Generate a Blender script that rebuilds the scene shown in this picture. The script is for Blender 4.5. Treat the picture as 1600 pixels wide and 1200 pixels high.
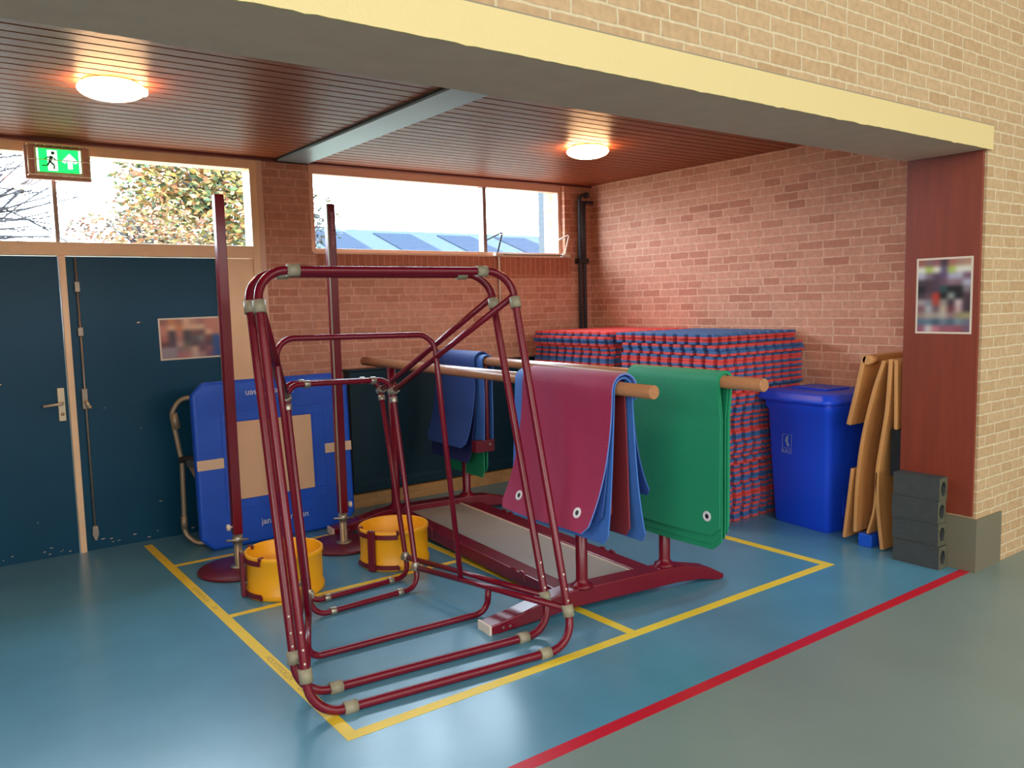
import bpy, math, random
from mathutils import Vector, Matrix
random.seed(7)
sc = bpy.context.scene
for o in list(bpy.data.objects):
    bpy.data.objects.remove(o)
COL = sc.collection

# ------------------------------------------------------------------ camera
YAW, PITCH, ROLL, FPX, CAMH = 0.634724, 0.098918, -0.0234085, 1280.73, 1.66
cy, sy, cp, sp = math.cos(YAW), math.sin(YAW), math.cos(PITCH), math.sin(PITCH)
fwd = Vector((sy*cp, cy*cp, -sp)); rgt = Vector((cy, -sy, 0)); upv = rgt.cross(fwd)
cr, sr = math.cos(ROLL), math.sin(ROLL)
R0 = cr*rgt + sr*upv; U0 = -sr*rgt + cr*upv
cam = bpy.data.cameras.new('camera'); camo = bpy.data.objects.new('camera', cam); COL.objects.link(camo)
cam.sensor_fit = 'HORIZONTAL'; cam.sensor_width = 36; cam.lens = FPX*36/1600; cam.clip_start = .05; cam.clip_end = 300
camo.matrix_world = Matrix(((R0.x, U0.x, -fwd.x, 0), (R0.y, U0.y, -fwd.y, 0), (R0.z, U0.z, -fwd.z, CAMH), (0, 0, 0, 1)))
sc.camera = camo

# ------------------------------------------------------------------ view, world, lights
sc.view_settings.view_transform = 'Standard'; sc.view_settings.look = 'None'
sc.view_settings.exposure = 0.0; sc.view_settings.gamma = 1.0; sc.view_settings.use_curve_mapping = False
sc.cycles.use_denoising = True
sc.cycles.max_bounces = 8; sc.cycles.diffuse_bounces = 5; sc.cycles.glossy_bounces = 4; sc.cycles.transparent_max_bounces = 12
sc.cycles.caustics_reflective = False; sc.cycles.caustics_refractive = False
w = bpy.data.worlds.new('sky'); sc.world = w; w.use_nodes = True
bg = w.node_tree.nodes['Background']; bg.inputs['Color'].default_value = (0.68, 0.85, 1.0, 1); bg.inputs['Strength'].default_value = 24.0

def area(name, loc, rot, sx, sy_, power, col, portal=False):
    l = bpy.data.lights.new(name, 'AREA'); l.shape = 'RECTANGLE'; l.size = sx; l.size_y = sy_; l.energy = power; l.color = col
    o = bpy.data.objects.new(name, l); COL.objects.link(o); o.location = loc; o.rotation_euler = rot
    if portal: l.cycles.is_portal = True
    return o
HALLC = (1.0, 0.94, 0.80)
for hx in (-2.0, 2.5, 7.0):
    for hy in (-2.6, -7.0):
        area('hall_light', (hx, hy, 5.85), (0, 0, 0), 1.8, .5, 75, HALLC)
area('hall_rear_fill', (1.5, -9.85, 3.9), (math.radians(90), 0, 0), 15, 2.2, 720, (0.98, 0.98, 1.0))  # unseen fill light added behind the camera, soft frontal light into the alcove
area('hall_side_fill', (-7.85, -3.6, 3.9), (math.radians(90), 0, math.radians(-90)), 9, 2.2, 560, (0.98, 0.98, 1.0))  # added fill light out of view at left, brightens the right wall
area('window_portal', (0.8, 6.42, 2.42), (math.radians(-90), 0, 0), 2.9, .6, 1, (1, 1, 1), True)
area('window_portal', (3.98, 6.42, 2.42), (math.radians(-90), 0, 0), 2.6, .6, 1, (1, 1, 1), True)

# ------------------------------------------------------------------ materials
def lin(c):
    return tuple(((v/255)/12.92 if v/255 <= .04045 else ((v/255+.055)/1.055)**2.4) for v in c)
MATS = {}
def mat(name, col, rough=.5, metal=0, spec=.5, coat=0, var=0, vscale=8, bump=0, bscale=40, stretch=None, coatr=.1):
    m = bpy.data.materials.new(name); m.use_nodes = True; nt = m.node_tree; b = nt.nodes['Principled BSDF']
    c = lin(col)
    b.inputs['Base Color'].default_value = (*c, 1); b.inputs['Roughness'].default_value = rough
    b.inputs['Metallic'].default_value = metal; b.inputs['Specular IOR Level'].default_value = spec
    b.inputs['Coat Weight'].default_value = coat; b.inputs['Coat Roughness'].default_value = coatr
    if var or bump:
        tc = nt.nodes.new('ShaderNodeTexCoord'); mp = nt.nodes.new('ShaderNodeMapping'); nt.links.new(tc.outputs['Object'], mp.inputs[0])
        if stretch: mp.inputs['Scale'].default_value = stretch
    if var:
        n = nt.nodes.new('ShaderNodeTexNoise'); n.inputs['Scale'].default_value = vscale; n.inputs['Detail'].default_value = 4
        nt.links.new(mp.outputs[0], n.inputs['Vector'])
        r = nt.nodes.new('ShaderNodeMapRange'); r.inputs[1].default_value = .3; r.inputs[2].default_value = .7
        r.inputs[3].default_value = 1-var; r.inputs[4].default_value = 1+var
        nt.links.new(n.outputs['Fac'], r.inputs[0])
        v = nt.nodes.new('ShaderNodeVectorMath'); v.operation = 'SCALE'; v.inputs[0].default_value = c
        nt.links.new(r.outputs[0], v.inputs['Scale']); nt.links.new(v.outputs[0], b.inputs['Base Color'])
    if bump:
        n2 = nt.nodes.new('ShaderNodeTexNoise'); n2.inputs['Scale'].default_value = bscale; n2.inputs['Detail'].default_value = 3
        nt.links.new(mp.outputs[0], n2.inputs['Vector'])
        bp = nt.nodes.new('ShaderNodeBump'); bp.inputs['Strength'].default_value = bump; bp.inputs['Distance'].default_value = .01
        nt.links.new(n2.outputs['Fac'], bp.inputs['Height']); nt.links.new(bp.outputs[0], b.inputs['Normal'])
    MATS[name] = m
    return m
def emis(name, col, s):
    m = bpy.data.materials.new(name); m.use_nodes = True; b = m.node_tree.nodes['Principled BSDF']
    b.inputs['Base Color'].default_value = (*lin(col), 1)
    b.inputs['Emission Color'].default_value = (*lin(col), 1); b.inputs['Emission Strength'].default_value = s
    MATS[name] = m; return m
def vcol(name, rough=.5, spec=.5):
    m = bpy.data.materials.new(name); m.use_nodes = True; nt = m.node_tree; b = nt.nodes['Principled BSDF']
    a = nt.nodes.new('ShaderNodeAttribute'); a.attribute_name = 'Col'
    nt.links.new(a.outputs['Color'], b.inputs['Base Color']); b.inputs['Roughness'].default_value = rough
    b.inputs['Specular IOR Level'].default_value = spec
    MATS[name] = m; return m
def brick(name, c1, c2, mort, axis, bw=.22, rh=.065, msize=.0125, dark=None, soldier=False, offs=(0, 0)):
    """running bond on a wall lying in the XZ ('x') or YZ ('y') plane"""
    m = bpy.data.materials.new(name); m.use_nodes = True; nt = m.node_tree; b = nt.nodes['Principled BSDF']
    tc = nt.nodes.new('ShaderNodeTexCoord'); sep = nt.nodes.new('ShaderNodeSeparateXYZ'); com = nt.nodes.new('ShaderNodeCombineXYZ')
    nt.links.new(tc.outputs['Object'], sep.inputs[0])
    h = sep.outputs['X' if axis == 'x' else 'Y']; v = sep.outputs['Z']
    nz = nt.nodes.new('ShaderNodeTexNoise'); nz.inputs['Scale'].default_value = 11; nt.links.new(tc.outputs['Object'], nz.inputs['Vector'])
    def wob(s, off):
        a = nt.nodes.new('ShaderNodeMath'); a.operation = 'MULTIPLY_ADD'; nt.links.new(nz.outputs['Fac'], a.inputs[0]); a.inputs[1].default_value = .012
        nt.links.new(s, a.inputs[2])
        a2 = nt.nodes.new('ShaderNodeMath'); a2.operation = 'ADD'; nt.links.new(a.outputs[0], a2.inputs[0]); a2.inputs[1].default_value = off
        return a2.outputs[0]
    nt.links.new(wob(h, offs[0]), com.inputs[0]); nt.links.new(wob(v, offs[1]), com.inputs[1])
    t = nt.nodes.new('ShaderNodeTexBrick'); t.inputs['Scale'].default_value = 1
    t.inputs['Brick Width'].default_value = bw; t.inputs['Row Height'].default_value = rh
    t.inputs['Mortar Size'].default_value = msize/2; t.inputs['Mortar Smooth'].default_value = .3; t.inputs['Bias'].default_value = -.48
    t.offset = 0 if soldier else .5
    if not soldier: t.squash = .72; t.squash_frequency = 3; t.offset = .42
    t.inputs['Color1'].default_value = (*lin(c1), 1); t.inputs['Color2'].default_value = (*lin(c2), 1); t.inputs['Mortar'].default_value = (*lin(mort), 1)
    nt.links.new(com.outputs[0], t.inputs['Vector'])
    n = nt.nodes.new('ShaderNodeTexNoise'); n.inputs['Scale'].default_value = 30; n.inputs['Detail'].default_value = 5; nt.links.new(tc.outputs['Object'], n.inputs['Vector'])
    r = nt.nodes.new('ShaderNodeMapRange'); r.inputs[1].default_value = .25; r.inputs[2].default_value = .75; r.inputs[3].default_value = .86; r.inputs[4].default_value = 1.12
    nt.links.new(n.outputs['Fac'], r.inputs[0])
    vm = nt.nodes.new('ShaderNodeVectorMath'); vm.operation = 'SCALE'; nt.links.new(t.outputs['Color'], vm.inputs[0]); nt.links.new(r.outputs[0], vm.inputs['Scale'])
    nt.links.new(vm.outputs[0], b.inputs['Base Color'])
    b.inputs['Roughness'].default_value = .8; b.inputs['Specular IOR Level'].default_value = .25
    inv = nt.nodes.new('ShaderNodeMath'); inv.operation = 'MULTIPLY_ADD'; nt.links.new(t.outputs['Fac'], inv.inputs[0]); inv.inputs[1].default_value = -1; 
    mm = nt.nodes.new('ShaderNodeMath'); mm.operation = 'MULTIPLY'; nt.links.new(n.outputs['Fac'], mm.inputs[0]); mm.inputs[1].default_value = .5
    nt.links.new(mm.outputs[0], inv.inputs[2])
    bp = nt.nodes.new('ShaderNodeBump'); bp.inputs['Strength'].default_value = .55; bp.inputs['Distance'].default_value = .006
    nt.links.new(inv.outputs[0], bp.inputs['Height']); nt.links.new(bp.outputs[0], b.inputs['Normal'])
    MATS[name] = m; return m

brick('brick_back', (202, 146, 124), (172, 106, 84), (216, 168, 146), 'x')
brick('brick_right', (206, 150, 124), (164, 92, 70), (222, 178, 152), 'y', offs=(.1, 0))
brick('brick_soldier', (182, 112, 88), (166, 100, 78), (196, 140, 114), 'x', bw=.06, rh=.19, soldier=True, offs=(0, -.02))
brick('brick_hall', (196, 167, 131), (180, 146, 108), (214, 198, 166), 'x', offs=(.07, .027))
brick('brick_ledge', (176, 134, 84), (150, 112, 72), (170, 130, 90), 'x', rh=.065)
M_cream = mat('cream_paint', (226, 207, 150), .55, bump=.15, bscale=60)
M_frame = mat('beige_frame_paint', (248, 210, 168), .4, var=.04)
M_frame2 = mat('greyish_window_paint', (226, 186, 162), .4)
M_mullion = mat('silver_mullion', (150, 128, 118), .4)
M_teal = mat('teal_door_paint', (2, 68, 98), .42, spec=.25, var=.06, vscale=3)
M_tealdark = mat('teal_metal', (8, 44, 58), .45, spec=.3)
M_floor = mat('blue_linoleum', (86, 146, 174), .27, spec=.8, var=.07, vscale=2.5)
M_floorh = mat('grey_sports_floor', (122, 142, 140), .36, spec=.45, var=.03, vscale=2.5)
M_slat = mat('varnished_wood_slats', (164, 88, 56), .42, spec=.32, var=.22, vscale=5, stretch=(1.2, 22, 6), bump=.6, bscale=16)
M_dark = mat('dark_gap', (22, 12, 10), .8)
M_steel = mat('painted_steel_grey', (120, 130, 136), .4)
M_panel = mat('red_brown_plywood', (130, 54, 34), .42, var=.10, vscale=5, stretch=(6, 6, .5))
M_plinth = mat('grey_plinth', (116, 112, 94), .5)
M_red = mat('burgundy_enamel', (110, 12, 34), .27, spec=.35, coat=.1)
M_red2 = mat('burgundy_enamel_dark', (104, 22, 40), .38, var=.06)
M_sleeve = mat('grey_plastic_sleeve', (150, 144, 122), .5)
M_zinc = mat('zinc_clamp', (170, 165, 150), .35, metal=.75)
M_yellow = mat('yellow_plastic', (246, 176, 24), .38)
M_yellow.node_tree.nodes['Principled BSDF'].inputs['Subsurface Weight'].default_value = 0
M_tape = mat('yellow_tape', (238, 208, 60), .45, var=.03)
M_redline = mat('red_floor_line', (196, 22, 46), .42)
M_ink = mat('faded_marker_ink', (170, 146, 70), .6)
M_blue = mat('blue_vinyl', (20, 84, 204), .42, var=.05, bump=.5, bscale=6)
M_beige = mat('beige_bed_fabric', (222, 182, 146), .6)
M_strap = mat('cream_webbing', (222, 190, 160), .6)
M_white = mat('white_lettering', (225, 225, 230), .5)
M_pinktext = mat('pink_lettering', (200, 130, 150), .5)
M_tube = mat('grey_beige_tube', (150, 135, 112), .35, metal=.3)
M_black = mat('black_plastic', (20, 22, 26), .5)
M_pipe = mat('dark_grey_pipe', (52, 54, 64), .45)
M_pole = mat('varnished_round_wood', (176, 122, 84), .28, spec=.6, var=.12, vscale=6, stretch=(9, .8, 9))
M_crim = mat('crimson_foam', (156, 28, 76), .6, bump=.25, bscale=160)
M_green = mat('green_foam', (22, 142, 100), .6, bump=.25, bscale=160)
M_blue1 = mat('blue_foam', (66, 118, 200), .6, bump=.25, bscale=160)
M_edge = mat('pale_blue_foam_backing', (96, 128, 204), .6)
M_blue2 = mat('deep_blue_foam', (44, 82, 156), .6, bump=.25, bscale=160)
M_navy = mat('navy_foam', (32, 46, 104), .6, bump=.25, bscale=160)
M_brickmat = mat('brown_red_foam', (134, 44, 54), .65)
M_tilered = mat('red_puzzle_foam', (232, 90, 88), .75, spec=.2, bump=.2, bscale=200)
M_tileblue = mat('blue_puzzle_foam', (76, 116, 172), .75, spec=.2, bump=.2, bscale=200)
M_bin = mat('blue_bin_plastic', (22, 74, 226), .36)
M_binlogo = mat('faded_white_print', (130, 145, 185), .6)
M_ply = mat('honey_plywood', (206, 148, 90), .38, var=.09, vscale=6, stretch=(4, 4, .7))
M_concrete = mat('dark_grey_block', (62, 66, 66), .85, bump=.6, bscale=60, var=.12)
M_blockend = mat('olive_block_end', (92, 92, 74), .9, bump=.6, bscale=60, var=.2)  # block ends, lighter and more olive than the sides
M_grid = mat('grey_mesh_panel', (150, 146, 138), .42, var=.03)
M_whitemetal = mat('white_painted_metal', (220, 205, 188), .35)
M_brass = mat('brass_latch', (190, 160, 110), .35, metal=.6)
M_alu = mat('anodised_handle', (206, 190, 160), .4, metal=.4)
M_door_rod = mat('galvanised_rod', (150, 138, 124), .4, metal=.5)
M_lamp = emis('glowing_opal_glass', (255, 206, 150), 38)
M_exitg = emis('green_lit_sign', (10, 225, 90), 2.2)
M_exitw = emis('white_lit_pictogram', (225, 255, 235), 2.2)
M_signbody = mat('mauve_sign_housing', (205, 150, 130), .5)
M_wire = mat('zinc_wire', (215, 185, 160), .35, metal=.6)
M_photo = vcol('printed_photo', .3, .5)
M_leaf = vcol('autumn_leaves', .7, .2)
M_bark = mat('grey_bark', (34, 30, 34), .8)
M_roof = mat('pale_roof_sheet', (56, 64, 72), .9, spec=0, var=.05)
M_solar = mat('solar_panel', (40, 47, 58), .9, spec=0)
M_extwhite = mat('white_render_outside', (72, 76, 80), .9, spec=0)
M_ext = mat('outdoor_ground', (110, 115, 100), .9)
M_hallwall = mat('hall_wall_paint', (205, 190, 160), .8)
M_hallceil = mat('hall_ceiling', (200, 195, 185), .8)
# glass: clear pane with a mirror-like sheen
M_glass = bpy.data.materials.new('window_glass'); M_glass.use_nodes = True
nt = M_glass.node_tree; nt.nodes.remove(nt.nodes['Principled BSDF'])
tr = nt.nodes.new('ShaderNodeBsdfTransparent'); gl = nt.nodes.new('ShaderNodeBsdfGlossy'); gl.inputs['Roughness'].default_value = .03
mx = nt.nodes.new('ShaderNodeMixShader'); mx.inputs[0].default_value = .06
nt.links.new(tr.outputs[0], mx.inputs[1]); nt.links.new(gl.outputs[0], mx.inputs[2]); nt.links.new(mx.outputs[0], nt.nodes['Material Output'].inputs[0])

# ------------------------------------------------------------------ mesh helpers
def V(*a): return Vector(a)
def wloc(o):
    v = Vector((0, 0, 0))
    while o: v += o.location; o = o.parent
    return v
def tag(o, label=None, cat=None, group=None, kind=None):
    if label: o['label'] = label
    if cat: o['category'] = cat
    if group: o['group'] = group
    if kind: o['kind'] = kind
    return o
def thing(name, label, cat, loc=(0, 0, 0), group=None, rz=0):
    o = bpy.data.objects.new(name, None); COL.objects.link(o); o.location = loc; o.rotation_euler = (0, 0, rz); o.empty_display_size = .1
    return tag(o, label, cat, group)
class MB:
    def __init__(s): s.v = []; s.f = []; s.sm = []; s.mi = []; s.col = []
    def add(s, vs, fs, smooth=False, mi=0, col=None):
        b = len(s.v); s.v += [Vector(p) for p in vs]
        for f in fs: s.f.append([b+i for i in f]); s.sm.append(smooth); s.mi.append(mi); s.col.append(col)
        return s
    def box(s, a, b, mi=0, rot=None, piv=None):
        x0, y0, z0 = a; x1, y1, z1 = b
        vs = [V(x, y, z) for z in (z0, z1) for x, y in ((x0, y0), (x1, y0), (x1, y1), (x0, y1))]
        if rot is not None: vs = [piv+rot@(p-piv) for p in vs]
        return s.add(vs, [(3, 2, 1, 0), (4, 5, 6, 7), (0, 1, 5, 4), (1, 2, 6, 5), (2, 3, 7, 6), (3, 0, 4, 7)], mi=mi)
    def obox(s, c, ux, uy, uz, hx, hy, hz, mi=0):
        c = Vector(c); ux, uy, uz = [Vector(u).normalized() for u in (ux, uy, uz)]
        vs = [c+ux*hx*i+uy*hy*j+uz*hz*k for k in (-1, 1) for i, j in ((-1, -1), (1, -1), (1, 1), (-1, 1))]
        fs = [(3, 2, 1, 0), (4, 5, 6, 7), (0, 1, 5, 4), (1, 2, 6, 5), (2, 3, 7, 6), (3, 0, 4, 7)]
        if ux.cross(uy).dot(uz) < 0: fs = [f[::-1] for f in fs]
        return s.add(vs, fs, mi=mi)
    def tube(s, pts, r, n=12, closed=False, caps=True, mi=0):
        pts = [Vector(p) for p in pts]; m = len(pts)
        rs = r if isinstance(r, (list, tuple)) else [r]*m
        t = []
        for i in range(m):
            a = pts[(i-1) % m] if (closed or i > 0) else pts[i]; b = pts[(i+1) % m] if (closed or i < m-1) else pts[i]
            t.append((b-a).normalized())
        ref = V(0, 0, 1) if abs(t[0].z) < .9 else V(1, 0, 0)
        nrm = (ref-t[0]*ref.dot(t[0])).normalized(); vs = []
        for i in range(m):
            nrm = (nrm-t[i]*nrm.dot(t[i])).normalized(); bn = t[i].cross(nrm)
            for k in range(n):
                a = 2*math.pi*k/n; vs.append(pts[i]+(nrm*math.cos(a)+bn*math.sin(a))*rs[i])
        fs = []
        for i in range(m if closed else m-1):
            j = (i+1) % m; sh = 0
            if closed and j == 0:
                best = min(range(n), key=lambda q: (vs[i*n]-vs[q]).length); sh = best
            for k in range(n):
                fs.append((i*n+k, i*n+(k+1) % n, j*n+(k+1+sh) % n, j*n+(k+sh) % n))
        s.add(vs, fs, True, mi)
        if caps and not closed:
            b = len(s.v)-len(vs)
            s.f.append([b+k for k in range(n)][::-1]); s.sm.append(False); s.mi.append(mi); s.col.append(None)
            s.f.append([b+(m-1)*n+k for k in range(n)]); s.sm.append(False); s.mi.append(mi); s.col.append(None)
        return s
    def lathe(s, prof, c=(0, 0, 0), n=40, mi=0, smooth=True, axis='z'):
        c = Vector(c); vs = []
        for r, z in prof:
            for k in range(n):
                a = 2*math.pi*k/n
                p = V(r*math.cos(a), r*math.sin(a), z)
                if axis == 'y': p = V(p.x, -p.z, p.y)
                if axis == 'x': p = V(-p.z, p.x, p.y)
                vs.append(c+p)
        fs = []
        for i in range(len(prof)-1):
            for k in range(n):
                fs.append((i*n+k, i*n+(k+1) % n, (i+1)*n+(k+1) % n, (i+1)*n+k))
        s.add(vs, fs, smooth, mi)
        b = len(s.v)-len(vs)
        if prof[0][0] > 1e-5: s.f.append([b+k for k in range(n)][::-1]); s.sm.append(False); s.mi.append(mi); s.col.append(None)
        if prof[-1][0] > 1e-5: s.f.append([b+(len(prof)-1)*n+k for k in range(n)]); s.sm.append(False); s.mi.append(mi); s.col.append(None)
        return s
    def prism(s, poly, o, ux, uy, w, mi=0, smooth=False):
        """closed 2D outline in plane (o,ux,uy) extruded by vector w"""
        o, ux, uy, w = Vector(o), Vector(ux), Vector(uy), Vector(w); n = len(poly)
        a = [o+ux*p[0]+uy*p[1] for p in poly]; b = [p+w for p in a]
        area2 = sum(poly[i][0]*poly[(i+1) % n][1]-poly[(i+1) % n][0]*poly[i][1] for i in range(n))
        flip = (area2 > 0) == (ux.cross(uy).dot(w) > 0)
        base = list(range(n)); top = [n+i for i in base]
        sides = [(i, (i+1) % n, n+(i+1) % n, n+i) for i in range(n)]
        if flip: s.add(a+b, [base[::-1], top], False, mi); bb = len(s.v)-2*n; fs = sides
        else: s.add(a+b, [base, top[::-1]], False, mi); bb = len(s.v)-2*n; fs = [q[::-1] for q in sides]
        for f in fs: s.f.append([bb+i for i in f]); s.sm.append(smooth); s.mi.append(mi); s.col.append(None)
        return s
    def build(s, name, m, parent=None, loc=(0, 0, 0), bevel=0, seg=2):
        off = wloc(parent) if parent else Vector(loc)
        me = bpy.data.meshes.new(name); me.from_pydata([tuple(p-off) for p in s.v], [], s.f)
        for x in (m if isinstance(m, (list, tuple)) else [m]): me.materials.append(x)
        me.polygons.foreach_set('use_smooth', s.sm); me.polygons.foreach_set('material_index', s.mi)
        if any(c is not None for c in s.col):
            ca = me.color_attributes.new('Col', 'FLOAT_COLOR', 'CORNER')
            for p in me.polygons:
                c = s.col[p.index] or (.5, .5, .5)
                for q, li in enumerate(p.loop_indices):
                    cc = c[q] if isinstance(c[0], (tuple, list)) else c
                    ca.data[li].color = (*cc, 1)
        me.update(); ob = bpy.data.objects.new(name, me); COL.objects.link(ob)
        if parent: ob.parent = parent
        else: ob.location = loc
        if bevel:
            b = ob.modifiers.new('bevel', 'BEVEL'); b.width = bevel; b.segments = seg; b.limit_method = 'ANGLE'; b.angle_limit = math.radians(40)
        return ob
def S(name, mb, m, **k):
    return tag(mb.build(name, m, **k), kind='structure')
def fillet(pts, rad, closed=False, n=8):
    pts = [Vector(p) for p in pts]; m = len(pts); out = []
    for i in range(m):
        if not closed and i in (0, m-1): out.append(pts[i]); continue
        p = pts[i]; a = (pts[(i-1) % m]-p); b = (pts[(i+1) % m]-p)
        r_ = rad[i] if isinstance(rad, (list, tuple)) else rad
        ang = a.angle(b); d = min(r_/math.tan(ang/2), a.length*.49, b.length*.49); r = d*math.tan(ang/2)
        a.normalize(); b.normalize(); c = p+(a+b).normalized()*(r/math.sin(ang/2))
        s0 = p+a*d-c; s1 = p+b*d-c
        for k in range(n+1):
            t = k/n; q = s0.slerp(s1, t) if s0.angle(s1) > 1e-4 else s0
            out.append(c+q.normalized()*r)
    return out
def text(body, size, o, ux, uy, m, parent, name='lettering', ext=.0008, align='CENTER'):
    cu = bpy.data.curves.new(name, 'FONT'); cu.body = body; cu.size = size; cu.extrude = ext; cu.align_x = align; cu.align_y = 'CENTER'
    cu.materials.append(m); ob = bpy.data.objects.new(name, cu); COL.objects.link(ob)
    ux = Vector(ux).normalized(); uy = Vector(uy).normalized(); uz = ux.cross(uy)
    p = Vector(o)-(wloc(parent) if parent else Vector((0, 0, 0)))
    ob.matrix_local = Matrix(((ux.x, uy.x, uz.x, p.x), (ux.y, uy.y, uz.y, p.y), (ux.z, uy.z, uz.z, p.z), (0, 0, 0, 1)))
    if parent: ob.parent = parent
    bpy.context.view_layer.update()
    me = bpy.data.meshes.new_from_object(ob.evaluated_get(bpy.context.evaluated_depsgraph_get()))
    me.materials.clear(); me.materials.append(m)
    o2 = bpy.data.objects.new(name, me); COL.objects.link(o2); ml = ob.matrix_local.copy()
    bpy.data.objects.remove(ob); bpy.data.curves.remove(cu); me.transform(ml); o2.parent = parent; o2.name = name
    return o2

# ------------------------------------------------------------------ the room
YB, XR, ZC = 6.25, 5.624, 2.80      # back wall face, right wall face, ceiling
XL = -1.4
S('floor', MB().box((XL, 2.24, -.1), (XR+.3, 6.6, 0)), M_floor)
S('floor_hall', MB().box((-8, -10, -.1), (13, 2.24, 0)), M_floorh)
S('wall_right', MB().box((XR, 2.655, 0), (XR+.3, 6.6, 3.3)), MATS['brick_right'])
S('wall_left', MB().box((XL-.3, 2.655, 0), (XL, 6.6, 3.3)), MATS['brick_right'])
# back wall, pieces round the openings
bw = MB()
bw.box((2.275, YB, 0), (2.655, YB+.32, ZC+.1)).box((5.36, YB, 0), (XR, YB+.32, ZC+.1)).box((2.655, YB, 0), (5.36, YB+.32, 2.085))
bw.box((2.655, YB, 2.79), (5.36, YB+.32, ZC+.1)).box((XL, YB, 2.80), (2.275, YB+.32, 2.9)).box((XL, YB, 0), (-.62, YB+.32, 2.85))
S('wall_back', bw, MATS['brick_back'])
S('trim_1', MB().box((2.69, YB-.006, 1.895), (5.36, YB, 2.085)), MATS['brick_soldier'])
# front wall over and beside the opening (hall brick), beam, column
fw = MB().box((-8, 2.2, 2.587), (13, 2.655, 6)).box((5.0, 2.2, 0), (13, 2.655, 2.587)).box((-8, 2.2, 0), (XL, 2.655, 2.587))
S('wall_front', fw, MATS['brick_hall'])
S('beam', MB().box((XL, 2.196, 2.459), (5.03, 2.66, 2.587)), mat('bare_concrete_soffit', (226, 198, 176), .75, var=.04, bump=.2))
rb = random.Random(3); cb = [(XL, 2.589), (5.035, 2.589), (5.035, 2.458)]; xx = 5.0
while xx > XL: cb.append((xx, 2.458+rb.uniform(-.0012, .0012)-(.004 if rb.random() < .06 else 0))); xx -= .035
cb.append((XL, 2.458))
S('trim_9', MB().prism(cb, (0, 2.197, 0), (1, 0, 0), (0, 0, 1), (0, -.010, 0)), M_cream)
S('trim_10', MB().box((XL, 2.193, 2.589), (5.035, 2.2, 2.597)), mat('grey_mortar_line', (150, 142, 124), .8))
S('trim_2', MB().box((4.982, 2.215, .336), (5.0, 2.656, 2.459)), M_panel, bevel=.002)
S('baseboard_column', MB().prism([(4.985, 2.188), (5.315, 2.188), (5.315, 2.2), (5.0, 2.2), (5.0, 2.655), (4.985, 2.655)], (0, 0, 0), (1, 0, 0), (0, 1, 0), (0, 0, .32)), M_plinth)
# slatted ceiling
cs = MB()
y = 2.66; 
while y < YB:
    cs.box((XL, y+.008, ZC), (XR, min(y+.092, YB), ZC+.020)); y += .1
S('ceiling', cs, M_slat)
S('ceiling_backing', MB().box((XL-.3, 2.655, ZC+.03), (XR+.3, 6.57, ZC+.12)), M_dark)
S('trim_3', MB().box((XL, YB-.05, ZC-.022), (2.66, YB, ZC)).box((2.66, YB-.03, ZC-.018), (XR, YB, ZC)), mat('dark_red_ceiling_trim', (104, 44, 42), .5))
S('beam_ceiling', MB().box((2.39, 2.66, ZC-.022), (2.635, YB-.0, ZC-.004)), M_steel)
S('trim_4', MB().box((2.375, 2.66, ZC-.008), (2.39, YB, ZC+.002)).box((2.635, 2.66, ZC-.008), (2.65, YB, ZC+.002)), M_dark)
# hall shell around the camera
S('wall_hall_left', MB().box((-8.2, -10, 0), (-8, 2.655, 6)), M_hallwall)
S('wall_hall_right', MB().box((13, -10, 0), (13.2, 2.655, 6)), M_hallwall)
S('wall_hall_back', MB().box((-8.2, -10.2, 0), (13.2, -10, 6)), M_hallwall)
S('ceiling_hall', MB().box((-8.2, -10.2, 6), (13.2, 2.655, 6.2)), M_hallceil)

# ---- door unit with window over it
DY = 6.28
S('trim_5', MB().box((-.62, DY-.03, 0), (-.52, DY+.12, 2.80)).box((2.18, DY-.035, 0), (2.275, DY+.12, 2.80)).box((1.90, DY-.012, 0), (2.18, DY+.06, 2.04))
  .box((-.52, DY-.03, 2.045), (2.18, DY+.12, 2.135)).box((-.52, DY-.03, 2.712), (2.18, DY+.12, 2.80)).box((.862, DY-.03, 0), (.902, DY+.1, 2.045)), M_frame, bevel=.003)
S('trim_6', MB().box((2.235, YB-.012, 0), (2.275, YB+.02, ZC)), M_frame2)
w1 = MB().box((-.52, DY+.05, 2.135), (2.18, DY+.056, 2.712))
W1 = S('window_1', w1, M_glass)
MB().box((.858, DY-.01, 2.135), (.884, DY+.07, 2.712)).build('window_mullion', M_mullion, W1)
MB().box((-.03, DY+.0, 2.135), (-.01, DY+.07, 2.712)).build('window_mullion', M_mullion, W1)
d1 = MB().box((-.52, DY, -.02), (.858, DY+.05, 2.04))
D1 = S('door_1', d1, M_teal)
pl_ = MB().box((.795, DY-.012, .93), (.838, DY, 1.155)).build('door_handle', M_alu, D1, bevel=.002)
MB().tube(fillet([(.818, DY-.01, 1.052), (.818, DY-.055, 1.052), (.70, DY-.058, 1.042)], .015), .010).build('lever', M_alu, pl_)
MB().lathe([(0, .004), (.011, .004), (.011, 0)], (.818, DY-.014, .978), 16, axis='y').build('key_cylinder', M_brass, pl_)
d2 = MB().box((.906, DY, -.02), (1.90, DY+.05, 2.04))
D2 = S('door_2', d2, M_teal)
r_ = MB().tube([(.962, DY-.022, 2.03), (.962, DY-.022, .07)], .0075, 10).build('espagnolette_rod', M_door_rod, D2)
MB().box((.945, DY-.034, 1.80), (.978, DY, 1.87)).box((.945, DY-.034, 1.50), (.978, DY, 1.56)).build('rod_guide', M_door_rod, D2, bevel=.003)
MB().box((.94, DY-.034, 1.0), (.976, DY, 1.14)).build('rod_lock', M_door_rod, D2, bevel=.003)
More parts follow.
